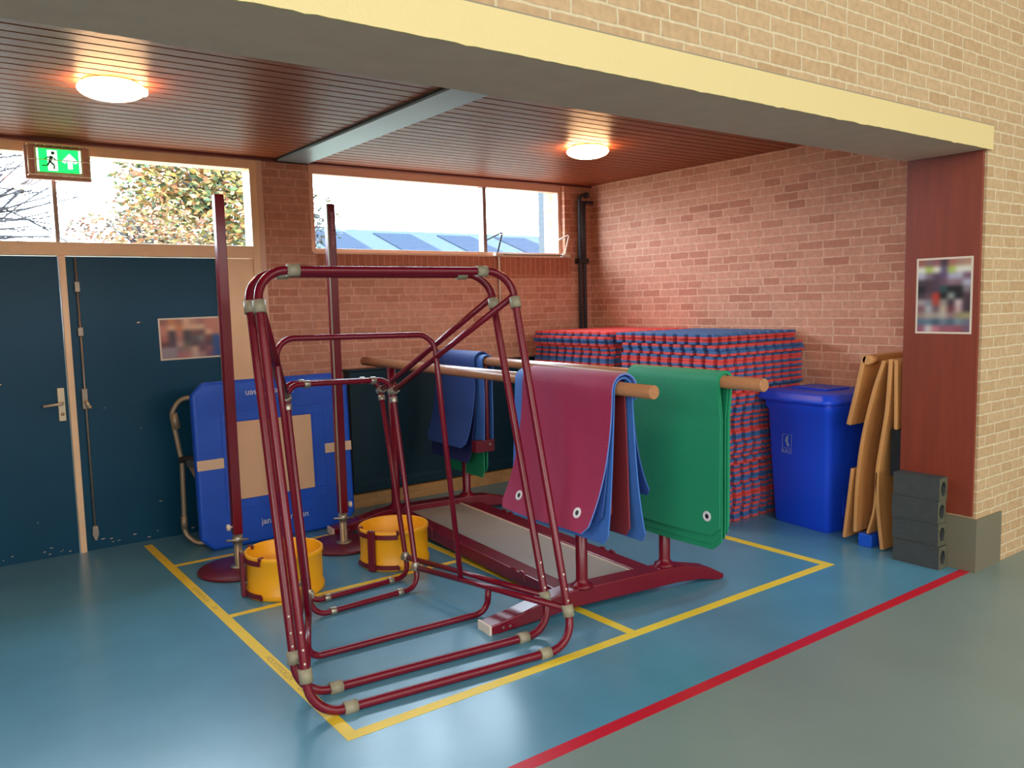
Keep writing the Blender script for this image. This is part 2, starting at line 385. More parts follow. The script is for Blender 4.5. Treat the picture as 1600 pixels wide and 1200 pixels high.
MB().tube([(.96, DY-.04, 1.06), (.975, DY-.06, 1.02)], .012).lathe([(0, -.014), (.012, -.008), (.014, 0), (.012, .008), (0, .014)], (.978, DY-.062, 1.015), 14).build('rod_knob', M_alu, D2)
MB().prism([(-.016, .06), (.016, .06), (.02, 0), (.006, -.04), (-.006, -.04), (-.02, 0)], (.962, DY, .115), (1, 0, 0), (0, 0, 1), (0, -.03, 0)).build('floor_bolt', M_door_rod, D2)
# paint chips along the door bottoms
for DD, xs in ((D1, (.0, .82)), (D2, (.99, 1.8))):
    c = MB()
    for i in range(13):
        x = random.uniform(*xs); z = random.choice((random.uniform(.02, .07), random.uniform(.02, .1), random.uniform(.2, 1.6))); a = random.uniform(.003, .016); b = random.uniform(.002, .006)
        c.add([(x-a, DY-.0012, z), (x-a*.2, DY-.0012, z-b), (x+a, DY-.0012, z+b*.4), (x+a*.1, DY-.0012, z+b)], [(0, 1, 2, 3)])
    tag(c.build('paint_chip', M_strap, DD), kind='stuff')

# ---- second window
WY = YB+.07
f2 = MB().box((2.655, WY-.02, 2.085), (2.712, WY+.06, 2.79)).box((5.25, WY-.02, 2.085), (5.29, WY+.06, 2.79)).box((2.712, WY-.02, 2.085), (5.25, WY+.06, 2.133)).box((2.712, WY-.02, 2.722), (5.25, WY+.06, 2.79))
W2 = S('window_2', MB().box((2.712, WY+.03, 2.133), (5.25, WY+.036, 2.722)), M_glass)
f2.build('window_frame', M_frame2, W2, bevel=.003)
MB().box((4.355, WY-.02, 2.133), (4.392, WY+.06, 2.722)).build('window_mullion', M_mullion, W2)
MB().box((2.66, YB-.01, 2.085), (5.36, WY-.02, 2.097)).build('window_sill', M_frame2, W2)
S('trim_7', MB().box((5.29, YB+.0, 2.085), (5.36, YB+.32, 2.79)), MATS['brick_right'])

# ---- window opener gear
t = thing('window_opener', 'metal fanlight opener with rod and two arms on sill of right window', 'window opener', (4.87, YB-.01, 2.10))
MB().tube([(4.45, YB-.03, 2.108), (5.31, YB-.03, 2.108)], .008).build('opening_rod', M_tube, t)
for x0, mm_ in ((4.46, M_pipe), (5.27, M_whitemetal)):
    a = MB().tube(fillet([(x0-.01, YB-.03, 2.12), (x0+.04, YB-.045, 2.31), (x0-.08, YB+.04, 2.24)], .008), .0075, 8).build('opener_arm', mm_, t)
    MB().box((x0-.045, YB-.05, 2.092), (x0+.045, YB-.008, 2.12)).build('arm_bracket', M_whitemetal, t, bevel=.003)
MB().tube([(4.46, YB-.035, 2.09), (4.463, YB-.035, 1.62)], .009, 8).build('crank_rod', M_whitemetal, t)

# ---- pipes in the corner
t = thing('heating_pipes', 'pair of dark vertical pipes with elbow in back right corner', 'pipes', (5.47, YB-.05, 1.2))
MB().tube(fillet([(5.442, YB-.05, .05), (5.442, YB-.05, 2.70), (5.55, YB-.06, 2.70)], .05), .019).build('pipe', M_pipe, t)
MB().tube(fillet([(5.50, YB-.05, .05), (5.50, YB-.05, 2.63), (5.60, YB-.06, 2.63)], .04), .019).build('pipe', M_pipe, t)
MB().tube([(5.47, YB-.055, 2.08), (5.47, YB-.055, 2.64)], .030).build('pipe_insulation', M_pipe, t)
MB().box((5.41, YB-.085, 2.03), (5.53, YB-.004, 2.08)).build('pipe_clamp', M_black, t, bevel=.004)
MB().lathe([(.026, -.02), (.03, -.01), (.03, .01), (.026, .02)], (5.53, YB-.055, 2.70), 16, axis='x').build('elbow_collar', M_pipe, t)

# ---- radiator cover on a brick ledge
S('trim_8', MB().box((2.86, YB-.14, 0), (XR, YB, .11)), MATS['brick_ledge'])
t = thing('radiator_cover', 'long dark teal sheet metal radiator cover under the right window', 'radiator cover', (4.2, YB-.08, .11))
MB().box((2.87, YB-.13, .12), (5.36, YB-.01, 1.13)).build('casing', M_tealdark, t, bevel=.006)
MB().box((2.86, YB-.14, 1.13), (5.37, YB-.005, 1.145)).build('top_lid', M_tealdark, t, bevel=.004)
p = MB()
for i in range(62):
    for zz in (.19, .205): p.lathe([(.0045, .0), (0, .001)], (2.95+i*.039+(.02 if zz > .2 else 0), YB-.1312, zz), 6, axis='y')
tag(p.build('vent_hole', M_steel, t), kind='stuff')

# ---- ceiling lights
def lamp(loc, label):
    t = thing('ceiling_light', label, 'ceiling light', loc, 'round opal ceiling lights')
    x, y, z = loc
    MB().lathe([(0, 0), (.128, 0), (.128, -.016), (0, -.016)][::-1], loc, 40).build('lamp_base', M_whitemetal, t)
    prof = [(0, -.088)]+[(.156*math.sin(a), -.034-.054*math.cos(a)) for a in [i*math.pi/2/10 for i in range(1, 11)]]+[(.150, -.022), (.129, -.0165)]
    MB().lathe(prof, loc, 40).build('lamp_shade', M_lamp, t)
    MB().box((x+.12, y-.03, z-.05), (x+.165, y+.01, z-.018)).build('shade_clip', M_lamp, t, bevel=.004)
    return t
lamp((.92, 4.56, ZC), 'round glowing ceiling light nearer the doors, left of steel strip')
lamp((4.18, 4.66, ZC), 'round glowing ceiling light nearer the right brick wall')

# ---- exit sign
EX0, EX1, EZ0, EZ1, EY = .70, 1.085, 2.53, 2.752, 6.17
t = thing('exit_sign', 'lit green exit sign in a wire guard over the doors', 'exit sign', ((EX0+EX1)/2, EY, EZ0))
MB().box((EX0, EY-.0, EZ0), (EX1, EY+.05, EZ1)).build('back_plate', M_signbody, t, bevel=.003)
MB().box((.752, EY-.035, 2.562), (1.035, EY, 2.732)).build('housing', M_signbody, t, bevel=.004)
pnl = MB().box((.765, EY-.041, 2.574), (1.02, EY-.034, 2.720)).build('sign_face', M_exitg, t)
fy = EY-.0415
def flat(poly, y, name, m, parent): return MB().prism(poly, (0, y, 0), (1, 0, 0), (0, 0, 1), (0, -.001, 0)).build(name, m, parent)
cx, cz = .955, 2.650
flat([(cx, cz+.048), (cx+.048, cz-.004), (cx+.03, cz-.018), (cx+.014, cz-.002), (cx+.014, cz-.052), (cx-.014, cz-.052), (cx-.014, cz-.002), (cx-.03, cz-.018), (cx-.048, cz-.004)], fy, 'arrow', M_exitw, pnl)
flat([(.826, 2.582), (.882, 2.582), (.882, 2.712), (.826, 2.712)], fy, 'doorway_mark', M_exitw, pnl)
mn = MB()
def seg(a, b, wd):
    a, b = Vector((a[0], 0, a[1])), Vector((b[0], 0, b[1])); d = (b-a).normalized(); n = V(-d.z, 0, d.x)*wd/2
    mn.prism([((a+n).x, (a+n).z), ((b+n).x, (b+n).z), ((b-n).x, (b-n).z), ((a-n).x, (a-n).z)], (0, fy-.0012, 0), (1, 0, 0), (0, 0, 1), (0, -.001, 0))
seg((.850, 2.675), (.838, 2.638), .018); seg((.838, 2.64), (.862, 2.618), .012); seg((.862, 2.618), (.860, 2.592), .010)
seg((.838, 2.64), (.822, 2.612), .011); seg((.822, 2.612), (.792, 2.612), .009); seg((.850, 2.668), (.874, 2.652), .008); seg((.848, 2.670), (.820, 2.664), .008); seg((.820, 2.664), (.806, 2.646), .007)
mn.lathe([(.011, 0), (.011, .001), (0, .001)], (.858, fy-.0012, 2.694), 14, axis='y')
mn.build('running_figure', mat('sign_dark_green', (8, 120, 60), .5), pnl)
MB().box((.765, fy-.001, 2.574), (.775, fy, 2.720)).build('edge_glow_strip', M_exitw, pnl)
MB().box((1.008, fy-.001, 2.574), (1.02, fy, 2.720)).build('edge_glow_strip', M_exitw, pnl)
g = MB(); gy = EY-.075
def wire(a, b): g.tube([a, b], .003, 6)
for (x, z) in ((.712, 2.742), (1.068, 2.742), (1.068, 2.548), (.712, 2.548)): wire((x, EY-.002, z), (x, gy, z))
g.tube(fillet([(.712, gy, 2.742), (1.068, gy, 2.742), (1.068, gy, 2.548), (.712, gy, 2.548)], .02, True), .003, 6, True)
wire((.712, gy, 2.645), (1.068, gy, 2.645))
for i in range(6): x = .765+i*.05; wire((x, gy, 2.548), (x, EY-.002, 2.555)); wire((x, gy, 2.742), (x, EY-.002, 2.735))
for i in range(3): z = 2.59+i*.05; wire((.712, gy, z), (.72, EY-.002, z)); wire((1.068, gy, z), (1.06, EY-.002, z))
g.build('wire_guard', M_wire, t)

# ---- printed photographs
def photo(name, label, o, ux, uy, n, W, H, rows, loc):
    """rows: list of lists of sRGB colours, top row first"""
    t = thing(name, label, 'photo print', loc)
    ux, uy, n, o = Vector(ux), Vector(uy), Vector(n), Vector(o)
    MB().obox(o+ux*W/2+uy*H/2+n*.0008, ux, uy, n, W/2, H/2, .0008).build('laminate', M_whitemetal, t)
    nr, nc = len(rows), len(rows[0]); b = MB(); m_ = .012; w_, h_ = W-2*m_, H-2*m_; K = 5
    def cat(u, v):
        x = min(max(u*nc-.5, 0), nc-1.001); y = min(max(v*nr-.5, 0), nr-1.001); i, j = int(x), int(y); fx, fy_ = x-i, y-j
        fx = fx*fx*(3-2*fx); fy_ = fy_*fy_*(3-2*fy_)
        c = []
        for k in range(3):
            a = rows[j][i][k]*(1-fx)+rows[j][i+1][k]*fx; d = rows[j+1][i][k]*(1-fx)+rows[j+1][i+1][k]*fx
            c.append(a*(1-fy_)+d*fy_)
        return lin(c)
    for j in range(nr*K):
        for i in range(nc*K):
            q = [((i+a)/(nc*K), (j+c)/(nr*K)) for a, c in ((0, 1), (1, 1), (1, 0), (0, 0))]
            b.add([o+n*.0022+ux*(m_+w_*u)+uy*(m_+h_*(1-v)) for u, v in q], [(0, 1, 2, 3)], col=[cat(u, v) for u, v in q])
    b.build('printed_image', M_photo, t)
    return t
br, cr_, dk, gy_, pk, bl, og, sk = (150, 95, 80), (225, 180, 145), (70, 55, 65), (150, 140, 150), (200, 130, 110), (40, 80, 150), (205, 130, 80), (175, 175, 195)
photo('door_photo', 'laminated photo print taped on the right teal door', (1.472, DY, 1.300), (1, 0, .012), (-.012, 0, 1), (0, -1, 0), .44, .305,
      [[br, og, (170, 110, 90), cr_, (190, 140, 120), (170, 110, 100), pk, pk],
       [pk, cr_, og, cr_, cr_, (215, 185, 150), pk, pk],
       [pk, dk, pk, dk, (120, 75, 70), (110, 70, 70), cr_, pk],
       [(180, 100, 90), dk, (180, 120, 110), dk, (90, 80, 85), (130, 120, 120), (120, 60, 60), bl],
       [(110, 60, 60), (80, 60, 80), (190, 150, 140), (100, 90, 85), (90, 70, 80), (110, 80, 90), (90, 60, 80), bl],
       [gy_, gy_, (140, 110, 120), (150, 120, 110), (210, 170, 150), (110, 70, 90), (150, 90, 100), bl],
       [gy_, gy_, (175, 110, 120), (185, 120, 120), (200, 170, 160), (170, 130, 120), (120, 80, 110), bl]], (1.69, DY, 1.30))
gn, wh, bk = (170, 190, 90), (220, 220, 205), (28, 30, 34)
photo('column_photo', 'laminated photo print on the red brown wooden column', (4.982, 2.580, 1.415), (0, -1, 0), (0, 0, 1), (-1, 0, 0), .33, .452,
      [[br, (130, 100, 105), (150, 90, 95), dk, (170, 110, 100), (170, 130, 115), (180, 140, 120)],
       [wh, gn, wh, (100, 90, 120), gn, wh, wh],
       [sk, (130, 110, 130), (90, 70, 90), (100, 80, 110), sk, sk, (120, 90, 110)],
       [dk, dk, (80, 60, 75), (110, 80, 95), (140, 110, 125), (130, 105, 115), sk],
       [bk, dk, (80, 60, 80), (40, 80, 80), bk, bk, (130, 120, 130)],
       [dk, (100, 70, 80), (190, 60, 45), bk, (140, 150, 140), bk, (80, 60, 70)],
       [(160, 150, 150), (130, 130, 140), (170, 70, 60), (150, 145, 135), dk, (200, 180, 180), dk],
       [(130, 90, 100), (170, 170, 175), (110, 90, 100), (190, 170, 150), (110, 60, 70), (190, 160, 160), dk],
       [(150, 130, 120), (170, 160, 150), (160, 150, 140), (180, 170, 160), (150, 120, 120), (150, 140, 110), (160, 150, 110)],
       [(90, 110, 130), (100, 120, 140), (70, 90, 110), (110, 125, 140), (80, 100, 120), (120, 140, 150), (110, 110, 130)],
       [(150, 90, 110), (200, 190, 190), (190, 120, 130), (150, 90, 105), (160, 90, 105), (150, 80, 95), (120, 90, 110)]], (4.982, 2.42, 1.415))

# ---- floor markings
T = .0012
t = thing('floor_tape', 'yellow tape grid marking out the storage bays on the floor', 'floor tape', (2.9, 4.5, 0))
tp = MB()
def tape(x0, y0, x1, y1, z=T): tp.box((x0, y0, .0002), (x1, y1, z))
tape(1.245, 2.805, 1.300, 6.15); tape(1.300, 2.805, 4.515, 2.862, T); tape(4.45, 2.862, 4.515, 3.74)
tape(2.785, 2.862, 2.84, 5.50); tape(1.300, 4.375, 2.785, 4.42); tape(1.300, 5.50, 3.0, 5.545)
tp.build('tape_strip', M_tape, t)
text('HOCKEYDOELEN', .040, (1.272, 3.60, T), (0, -1, 0), (1, 0, 0), M_ink, t, 'handwriting', .0002)
text('2X', .040, (1.272, 3.33, T), (0, -1, 0), (1, 0, 0), M_ink, t, 'handwriting', .0002)
text('KORFBALPALEN', .040, (1.272, 4.85, T), (0, -1, 0), (1, 0, 0), M_ink, t, 'handwriting', .0002)
text('2X', .040, (1.272, 4.58, T), (0, -1, 0), (1, 0, 0), M_ink, t, 'handwriting', .0002)
tag(MB().box((XL, 2.215, .0002), (4.985, 2.275, .0014)).build('floor_line', M_redline, loc=(1.8, 2.245, 0)), 'long red line along the opening of the storage alcove', 'floor line')

# ------------------------------------------------------------------ nested tube goals
def goal(label, F, Rr, low_y, post_s, loc, front_r=.0195):
    """F, Rr: corner points BL, BR, TR, TL of front and rear frames"""
    t = thing('tube_goal', label, 'goal', loc, 'burgundy tube goals nested one in the other')
    F = [Vector(p) for p in F]; Rr = [Vector(p) for p in Rr]
    def ring(Q, r, rad, name, sleeve_d, kind):
        pts = fillet(Q, rad, True, 10)
        fr = MB().tube(pts, r, 14, True).build(name, M_red, t)
        for i in range(4):
            p = Q[i]
            for q in (Q[(i-1) % 4], Q[(i+1) % 4]):
                d = (q-p).normalized(); c = p+d*sleeve_d
                if kind == 'sleeve':
                    MB().tube([c-d*.028, c+d*.028], r*1.42, 16).build('sleeve', M_sleeve, t)
                else:
                    s = MB(); s.tube([c-d*.017, c+d*.017], r*1.45, 10)
                    nn = (Rr[1]-Rr[0]).cross(Rr[3]-Rr[0]).normalized()
                    s.obox(c-nn*r*1.2, d, nn, d.cross(nn), .014, .010, .009)
                    s.build('clamp', M_zinc, t, bevel=.002)
        return fr
    ring(F, front_r, .135, 'front_frame', .165, 'sleeve')
    ring(Rr, .0155, .085, 'rear_frame', .125, 'clamp')
    bars = []
    for i, (ff, rf) in enumerate(((.175, .115), (.175, .115), (.13, .075), (.13, .075))):
        j = {0: 3, 1: 2, 2: 1, 3: 0}[i]
        fv = (F[j]-F[i]).normalized(); rv = (Rr[j]-Rr[i]).normalized()
        inw = (F[(1, 0, 3, 2)[i]]-F[i]).normalized()
        a = F[i]+fv*ff+inw*.004; b = Rr[i]+rv*rf
        MB().tube([a, b], .0165, 12).build('depth_bar', M_red, t); bars.append((a, b))
        d = (a-b).normalized(); s = MB(); s.tube([b-d*.02, b+d*.03], .024, 10); s.obox(b+d*.01, d, inw, d.cross(inw), .02, .028, .014)
        s.build('bar_bracket', M_zinc, t, bevel=.003)
    if low_y is not None:
        # lower hoop, hung between the lower bars and resting on the floor
        def on(bar, s_): return bar[0].lerp(bar[1], s_)
        L, R_ = on(bars[0], low_y), on(bars[1], low_y)
        off = V(0, .0, -L.z+.02)
        MB().tube(fillet([L, V(L.x+.0, L.y+.02, .019), V(R_.x, R_.y+.02, .019), R_], .115, False, 10), .0165, 12).build('floor_hoop', M_red, t)
        L, R_ = on(bars[0], post_s[0]), on(bars[1], post_s[0])
        tl, tr = on(bars[3], post_s[1]), on(bars[2], post_s[1])
        TL, TR = tl+(tl-L)*post_s[2], tr+(tr-R_)*post_s[2]
        MB().tube(fillet([L, TL, TR, R_], .10, False, 10), .0155, 12).build('middle_hoop', M_red, t)
    # rivet heads on the posts
    rv_ = MB()
    for i, j in ((0, 3), (1, 2)):
        d = (F[j]-F[i]).normalized(); nrm = V(-.25, -1, .2).normalized()
        for s_ in (.215, .27, .34): c = F[i]+d*s_+nrm*front_r; rv_.obox(c, d, nrm.cross(d), nrm, .004, .004, .002)
    tag(rv_.build('rivet', M_zinc, t), kind='stuff')
    return t
goal('larger looking burgundy tube goal in front, its bottom bar over the yellow tape corner',
     [(1.189, 3.028, .02), (2.457, 2.885, .02), (2.504, 3.395, 1.819), (1.237, 3.538, 1.826)],
     [(1.625, 4.058, .018), (2.296, 4.087, .018), (2.339, 4.408, 1.215), (1.668, 4.379, 1.234)], .47, (.66, .60, .105), (1.85, 3.5, 0))
goal('burgundy tube goal nested just behind the front one, without middle hoop',
     [(1.216, 3.227, .02), (2.487, 3.096, .02), (2.554, 3.66, 1.814), (1.283, 3.791, 1.823)],
     [(1.683, 4.266, .018), (2.35, 4.300, .018), (2.445, 4.774, 1.184), (1.778, 4.728, 1.21)], None, None, (1.9, 3.7, 0))

# ------------------------------------------------------------------ korfball posts
def korf_post(label, x, y, top, lever, brand):
    t = thing('korfball_post', label, 'korfball post', (x, y, 0), 'korfball posts on round feet')
    MB().lathe([(0, 0), (.245, 0), (.252, .006), (.252, .014), (.244, .021), (0, .021)][::-1], (x, y, 0), 56).build('foot_plate', M_red2, t)
    MB().lathe([(.055, .021), (.055, .029), (.030, .033), (.0265, .034), (.0265, .27)], (x, y, 0), 24).build('neck_tube', M_zinc, t)
    w_ = .029
    p = MB(); p.box((x-w_, y-w_, .235), (x+w_, y+w_, top)); p.build('post', M_red, t, bevel=.005)
    if brand:
        MB().box((x-.012, y-w_-.004, .30), (x-.004, y-w_+.001, top-.4))  # unused seam
        MB().box((x-w_-.003, y-w_-.002, .24), (x-w_+.004, y-w_+.006, top)).build('corner_strip', M_sleeve, t)
        text('janssen-fritsen', .040, (x+.006, y-w_-.001, top-.17), (0, 0, -1), (1, 0, 0), M_pinktext, t)
    MB().tube([(x-.075, y-.012, .205), (x+.06, y-.03, .195)], .007, 8).build('lever_pin', M_zinc, t)
    sx = lever
    MB().tube([(x+sx*.028, y, .285), (x+sx*.045, y, .285)], .007, 8).lathe([(0, -.012), (.02, -.009), (.022, 0), (.02, .009), (0, .012)], (x+sx*.055, y-.004, .285), 18, axis='x').build('clamp_knob', M_whitemetal, t)
    MB().tube([(x, y, .18), (x, y, .225)], .033, 16).build('collar', M_zinc, t)
    return t
korf_post('burgundy korfball post on round foot, left one in front of the blue trampoline', 1.602, 5.166, 2.36, -1, False)
korf_post('burgundy korfball post behind the tube goals, with pink lettering near its top', 2.351, 5.214, 2.345, 1, True)

# ------------------------------------------------------------------ korfball baskets
def korf(label, x, y, ang):
    t = thing('korfball_basket', label, 'korfball basket', (0, 0, 0), 'yellow korfball baskets on the floor')
    Ro, Ri, Hh = .222, .212, .25
    MB().lathe([(Ri, .0), (Ro-.002, 0), (Ro+.004, .006), (Ro+.004, .035), (Ro-.004, .045), (Ro-.004, Hh-.035), (Ro+.003, Hh-.025), (Ro+.003, Hh-.004), (Ro-.002, Hh), (Ri+.004, Hh), (Ri, Hh-.006), (Ri, 0)], (0, 0, 0), 64).build('basket_shell', M_yellow, t)
    for z0 in (.012, .205):
        s = MB(); n = 18; a0 = -.72; a1 = .72; R1, R2 = Ro+.003, Ro+.011; vs = []
        for k in range(n+1):
            a = a0+(a1-a0)*k/n
            for r, z in ((R1, z0), (R2, z0), (R2, z0+.028), (R1, z0+.028)): vs.append((r*math.cos(a), r*math.sin(a), z))
        fs = [(4*k+i, 4*k+(i+1) % 4, 4*k+4+(i+1) % 4, 4*k+4+i) for k in range(n) for i in range(4)]+[(3, 2, 1, 0), (4*n, 4*n+1, 4*n+2, 4*n+3)]
        s.add(vs, [f[::-1] for f in fs]); s.build('strap', M_red2, t)
        for a in (a0, a1):
            MB().obox((Ro*.985*math.cos(a), Ro*.985*math.sin(a), Hh-.006 if z0 > .1 else .02), (math.cos(a), math.sin(a), 0), (-math.sin(a), math.cos(a), 0), (0, 0, 1), .018, .008, .012).build('strap_hook', M_red2, t, bevel=.002)
    MB().box((Ro+.010, -.024, -.0 if False else .004), (Ro+.032, .024, .262)).build('mounting_plate', M_red2, t, bevel=.003)
    MB().lathe([(.007, 0), (.007, .006), (0, .007)], (Ro+.02, 0, .262), 10).build('bolt', M_zinc, t)
    t.location = (x, y, 0); t.rotation_euler = (0, 0, ang)
    return t
korf('yellow korfball basket on the floor behind left posts of the tube goals', 1.70, 4.62, math.radians(172))
korf('yellow korfball basket in front of the trolley base, strap plate facing forward', 2.455, 4.67, math.radians(207))

# ------------------------------------------------------------------ blue mini trampoline standing on edge
t = thing('mini_trampoline', 'blue padded mini trampoline stood on its side against the teal doors', 'mini trampoline', (2.1, 5.75, 0))
tx = lambda u, v: V(1.515+u, 5.66+.04*v+.03*u, v)    # pad front plane
W_, H_ = 1.16, 1.165; c_ = .085
out = [(c_, 0), (W_-c_, .0), (W_, c_), (W_, H_-c_), (W_-c_, H_), (c_, H_), (0, H_-c_), (0, c_)]
ux = V(1, .03, 0).normalized(); uz = V(0, .04, 1).normalized(); nn = ux.cross(uz)
o_ = V(1.515, 5.66, 0.004)
fr = MB().prism(out, o_, ux, uz, -nn*.075); fr.build('frame_pad', M_blue, t, bevel=.022, seg=3)
bx0, bx1, bz0, bz1 = .285, .84, .33, .875
inner = MB()
for a, b in (((bx0-.10, bz1+.005), (bx1+.10, bz1+.07)), ((bx0-.10, bz0-.07), (bx1+.10, bz0-.005)), ((bx0-.10, bz0-.005), (bx0-.02, bz1+.005)), ((bx1+.02, bz0-.005), (bx1+.10, bz1+.005))):
    inner.prism([(a[0], a[1]), (b[0], a[1]), (b[0], b[1]), (a[0], b[1])], o_+nn*.001, ux, uz, nn*.006)
inner.build('inner_pad_edge', M_blue, t, bevel=.003)
MB().prism([(bx0, bz0), (bx1, bz0+.0), (bx1, bz1), (bx0, bz1)], o_+nn*.001, ux, uz, nn*.012).build('jumping_bed', M_beige, t, bevel=.004)
for a, b in (((.004, .565), (.215, .635)), ((.90, .570), (1.155, .640))):
    MB().prism([(a[0], a[1]), (b[0], a[1]), (b[0], b[1]), (a[0], b[1])], o_+nn*.001, ux, uz, nn*.004).build('strap', M_strap, t)
text('janssen-fritsen', .062, o_+ux*.60+uz*.145+nn*.004, ux, uz, M_white, t)
text('janssen-fritsen', .062, o_+ux*.545+uz*1.065+nn*.004, -ux, -uz, M_white, t)
ty = 5.93
MB().tube(fillet([(1.62, ty-.05, 1.04), (1.505, ty, 1.06), (1.44, ty+.02, .95), (1.485, ty, .60), (1.475, ty, .09), (1.54, ty-.05, .022), (1.72, ty-.12, .022)], .09, False, 8), .017, 12).build('leg', M_tube, t)
MB().tube(fillet([(1.53, ty-.02, .58), (1.60, ty-.06, .40), (1.63, ty-.10, .20)], .1), .014, 10).build('leg_brace', M_tube, t)
MB().tube([(1.452, ty+.015, .95), (1.468, ty+.01, .84)], .026, 12).build('rubber_grip', M_tube, t)
MB().tube([(1.475, ty, .22), (1.475, ty, .13)], .022, 12).build('rubber_grip', M_tube, t)
MB().tube([(1.47, ty, .62), (1.60, ty-.10, .635)], .024, 10).obox((1.55, ty-.06, .60), (1, -.4, 0), (0, 0, 1), (.4, 1, 0), .05, .025, .02).build('hinge', M_black, t, bevel=.003)
MB().tube(fillet([(2.55, ty-.05, 1.04), (2.70, ty, 1.0), (2.70, ty, .10), (2.55, ty-.10, .022)], .09), .017, 12).build('leg', M_tube, t)

# ------------------------------------------------------------------ mat trolley
TR = math.radians(-4); tu = V(math.cos(TR), math.sin(TR), 0); tv = V(-math.sin(TR), math.cos(TR), 0); TO = V(3.179, 4.318, 0)
def tp_(u, v, z=0): return TO+tu*u+tv*v+V(0, 0, z)
t = thing('mat_trolley', 'burgundy trolley with two long round wooden poles for hanging mats', 'mat trolley', tuple(TO))
for v0 in (-1.10, 1.12):
    prof = [(-.86, .0), (-.80, .0), (-.55, .022), (-.35, .042), (.35, .042), (.52, .03), (.66, .0), (.70, .004), (.705, .028), (.60, .085), (.42, .128), (.30, .138), (-.36, .138), (-.50, .122), (-.70, .075), (-.865, .046)]
    skew = (tu+tv*-.055).normalized()
    MB().prism(prof, tp_(0, v0-.055), skew, V(0, 0, 1), tv*.11).build('cross_beam', M_red, t, bevel=.006)
    MB().prism([(-.872, .0), (-.858, .0), (-.858, .05), (-.872, .05)], tp_(0, v0-.06), skew, V(0, 0, 1), tv*.12).build('end_cap', M_whitemetal, t, bevel=.003)
    for u in (-.79, -.75): MB().obox(tp_(u, v0-.057+.002, .028)+tv*(-.055*u), tu, tv, V(0, 0, 1), .006, .002, .006).build('screw', M_zinc, t)
for u0, u1 in ((-.385, -.272), (.172, .29)):
    MB().prism([(u0, .03), (u1, .03), (u1, .108), (u0, .108)], tp_(0, -1.05), tu, V(0, 0, 1), tv*2.12).build('side_rail', M_red, t, bevel=.006)
for u in (-.385, .28):
    for v in (-.62, .55):
        MB().prism([(-.09, .06), (.09, .06), (.07, .115), (.03, .122), (.02, .105), (-.02, .105), (-.03, .122), (-.07, .115)], tp_(u-.004, v), tv, V(0, 0, 1), tu*.014).build('catch', M_red, t, bevel=.002)
MB().prism([(-.272, .088), (.172, .088), (.172, .094), (-.272, .094)], tp_(0, -1.05), tu, V(0, 0, 1), tv*2.12).build('base_panel', M_grid, t)
MB().prism([(.160, .094), (.172, .094), (.172, .101), (.160, .101)], tp_(0, -1.05), tu, V(0, 0, 1), tv*2.12).build('panel_edge', M_whitemetal, t)
for u, v in ((-.281, -1.10), (-.358, 1.12), (.317, -1.10), (.259, 1.12)):
        b = tp_(u, v)
        MB().lathe([(.062, .130), (.060, .146), (.040, .154), (.032, .175), (.032, 1.205)], b, 24).build('post', M_red, t)
pole = ((tp_(-.262, -1.66, 1.225), tp_(-.375, 1.60, 1.225)), (tp_(.335, -1.80, 1.225), tp_(.250, 1.48, 1.225)))
for a, b in pole:
    d = (b-a).normalized()
    MB().tube([a, a+d*.004, b-d*.004, b], [.031, .034, .034, .031], 20).build('wooden_pole', M_pole, t)
q = pole[1][0].lerp(pole[1][1], .79)
MB().tube([q, q-V(0, 0, .62)], .018, 10).obox(q-V(.04, 0, .64), (1, 0, 0), (0, 1, 0), (0, 0, 1), .085, .03, .045).build('drop_bracket', M_red2, t, bevel=.003)
MB().obox(q-V(0, .034, .63), (1, 0, 0), (0, 1, 0), (0, 0, 1), .008, .003, .008).build('bracket_screw', M_zinc, t)

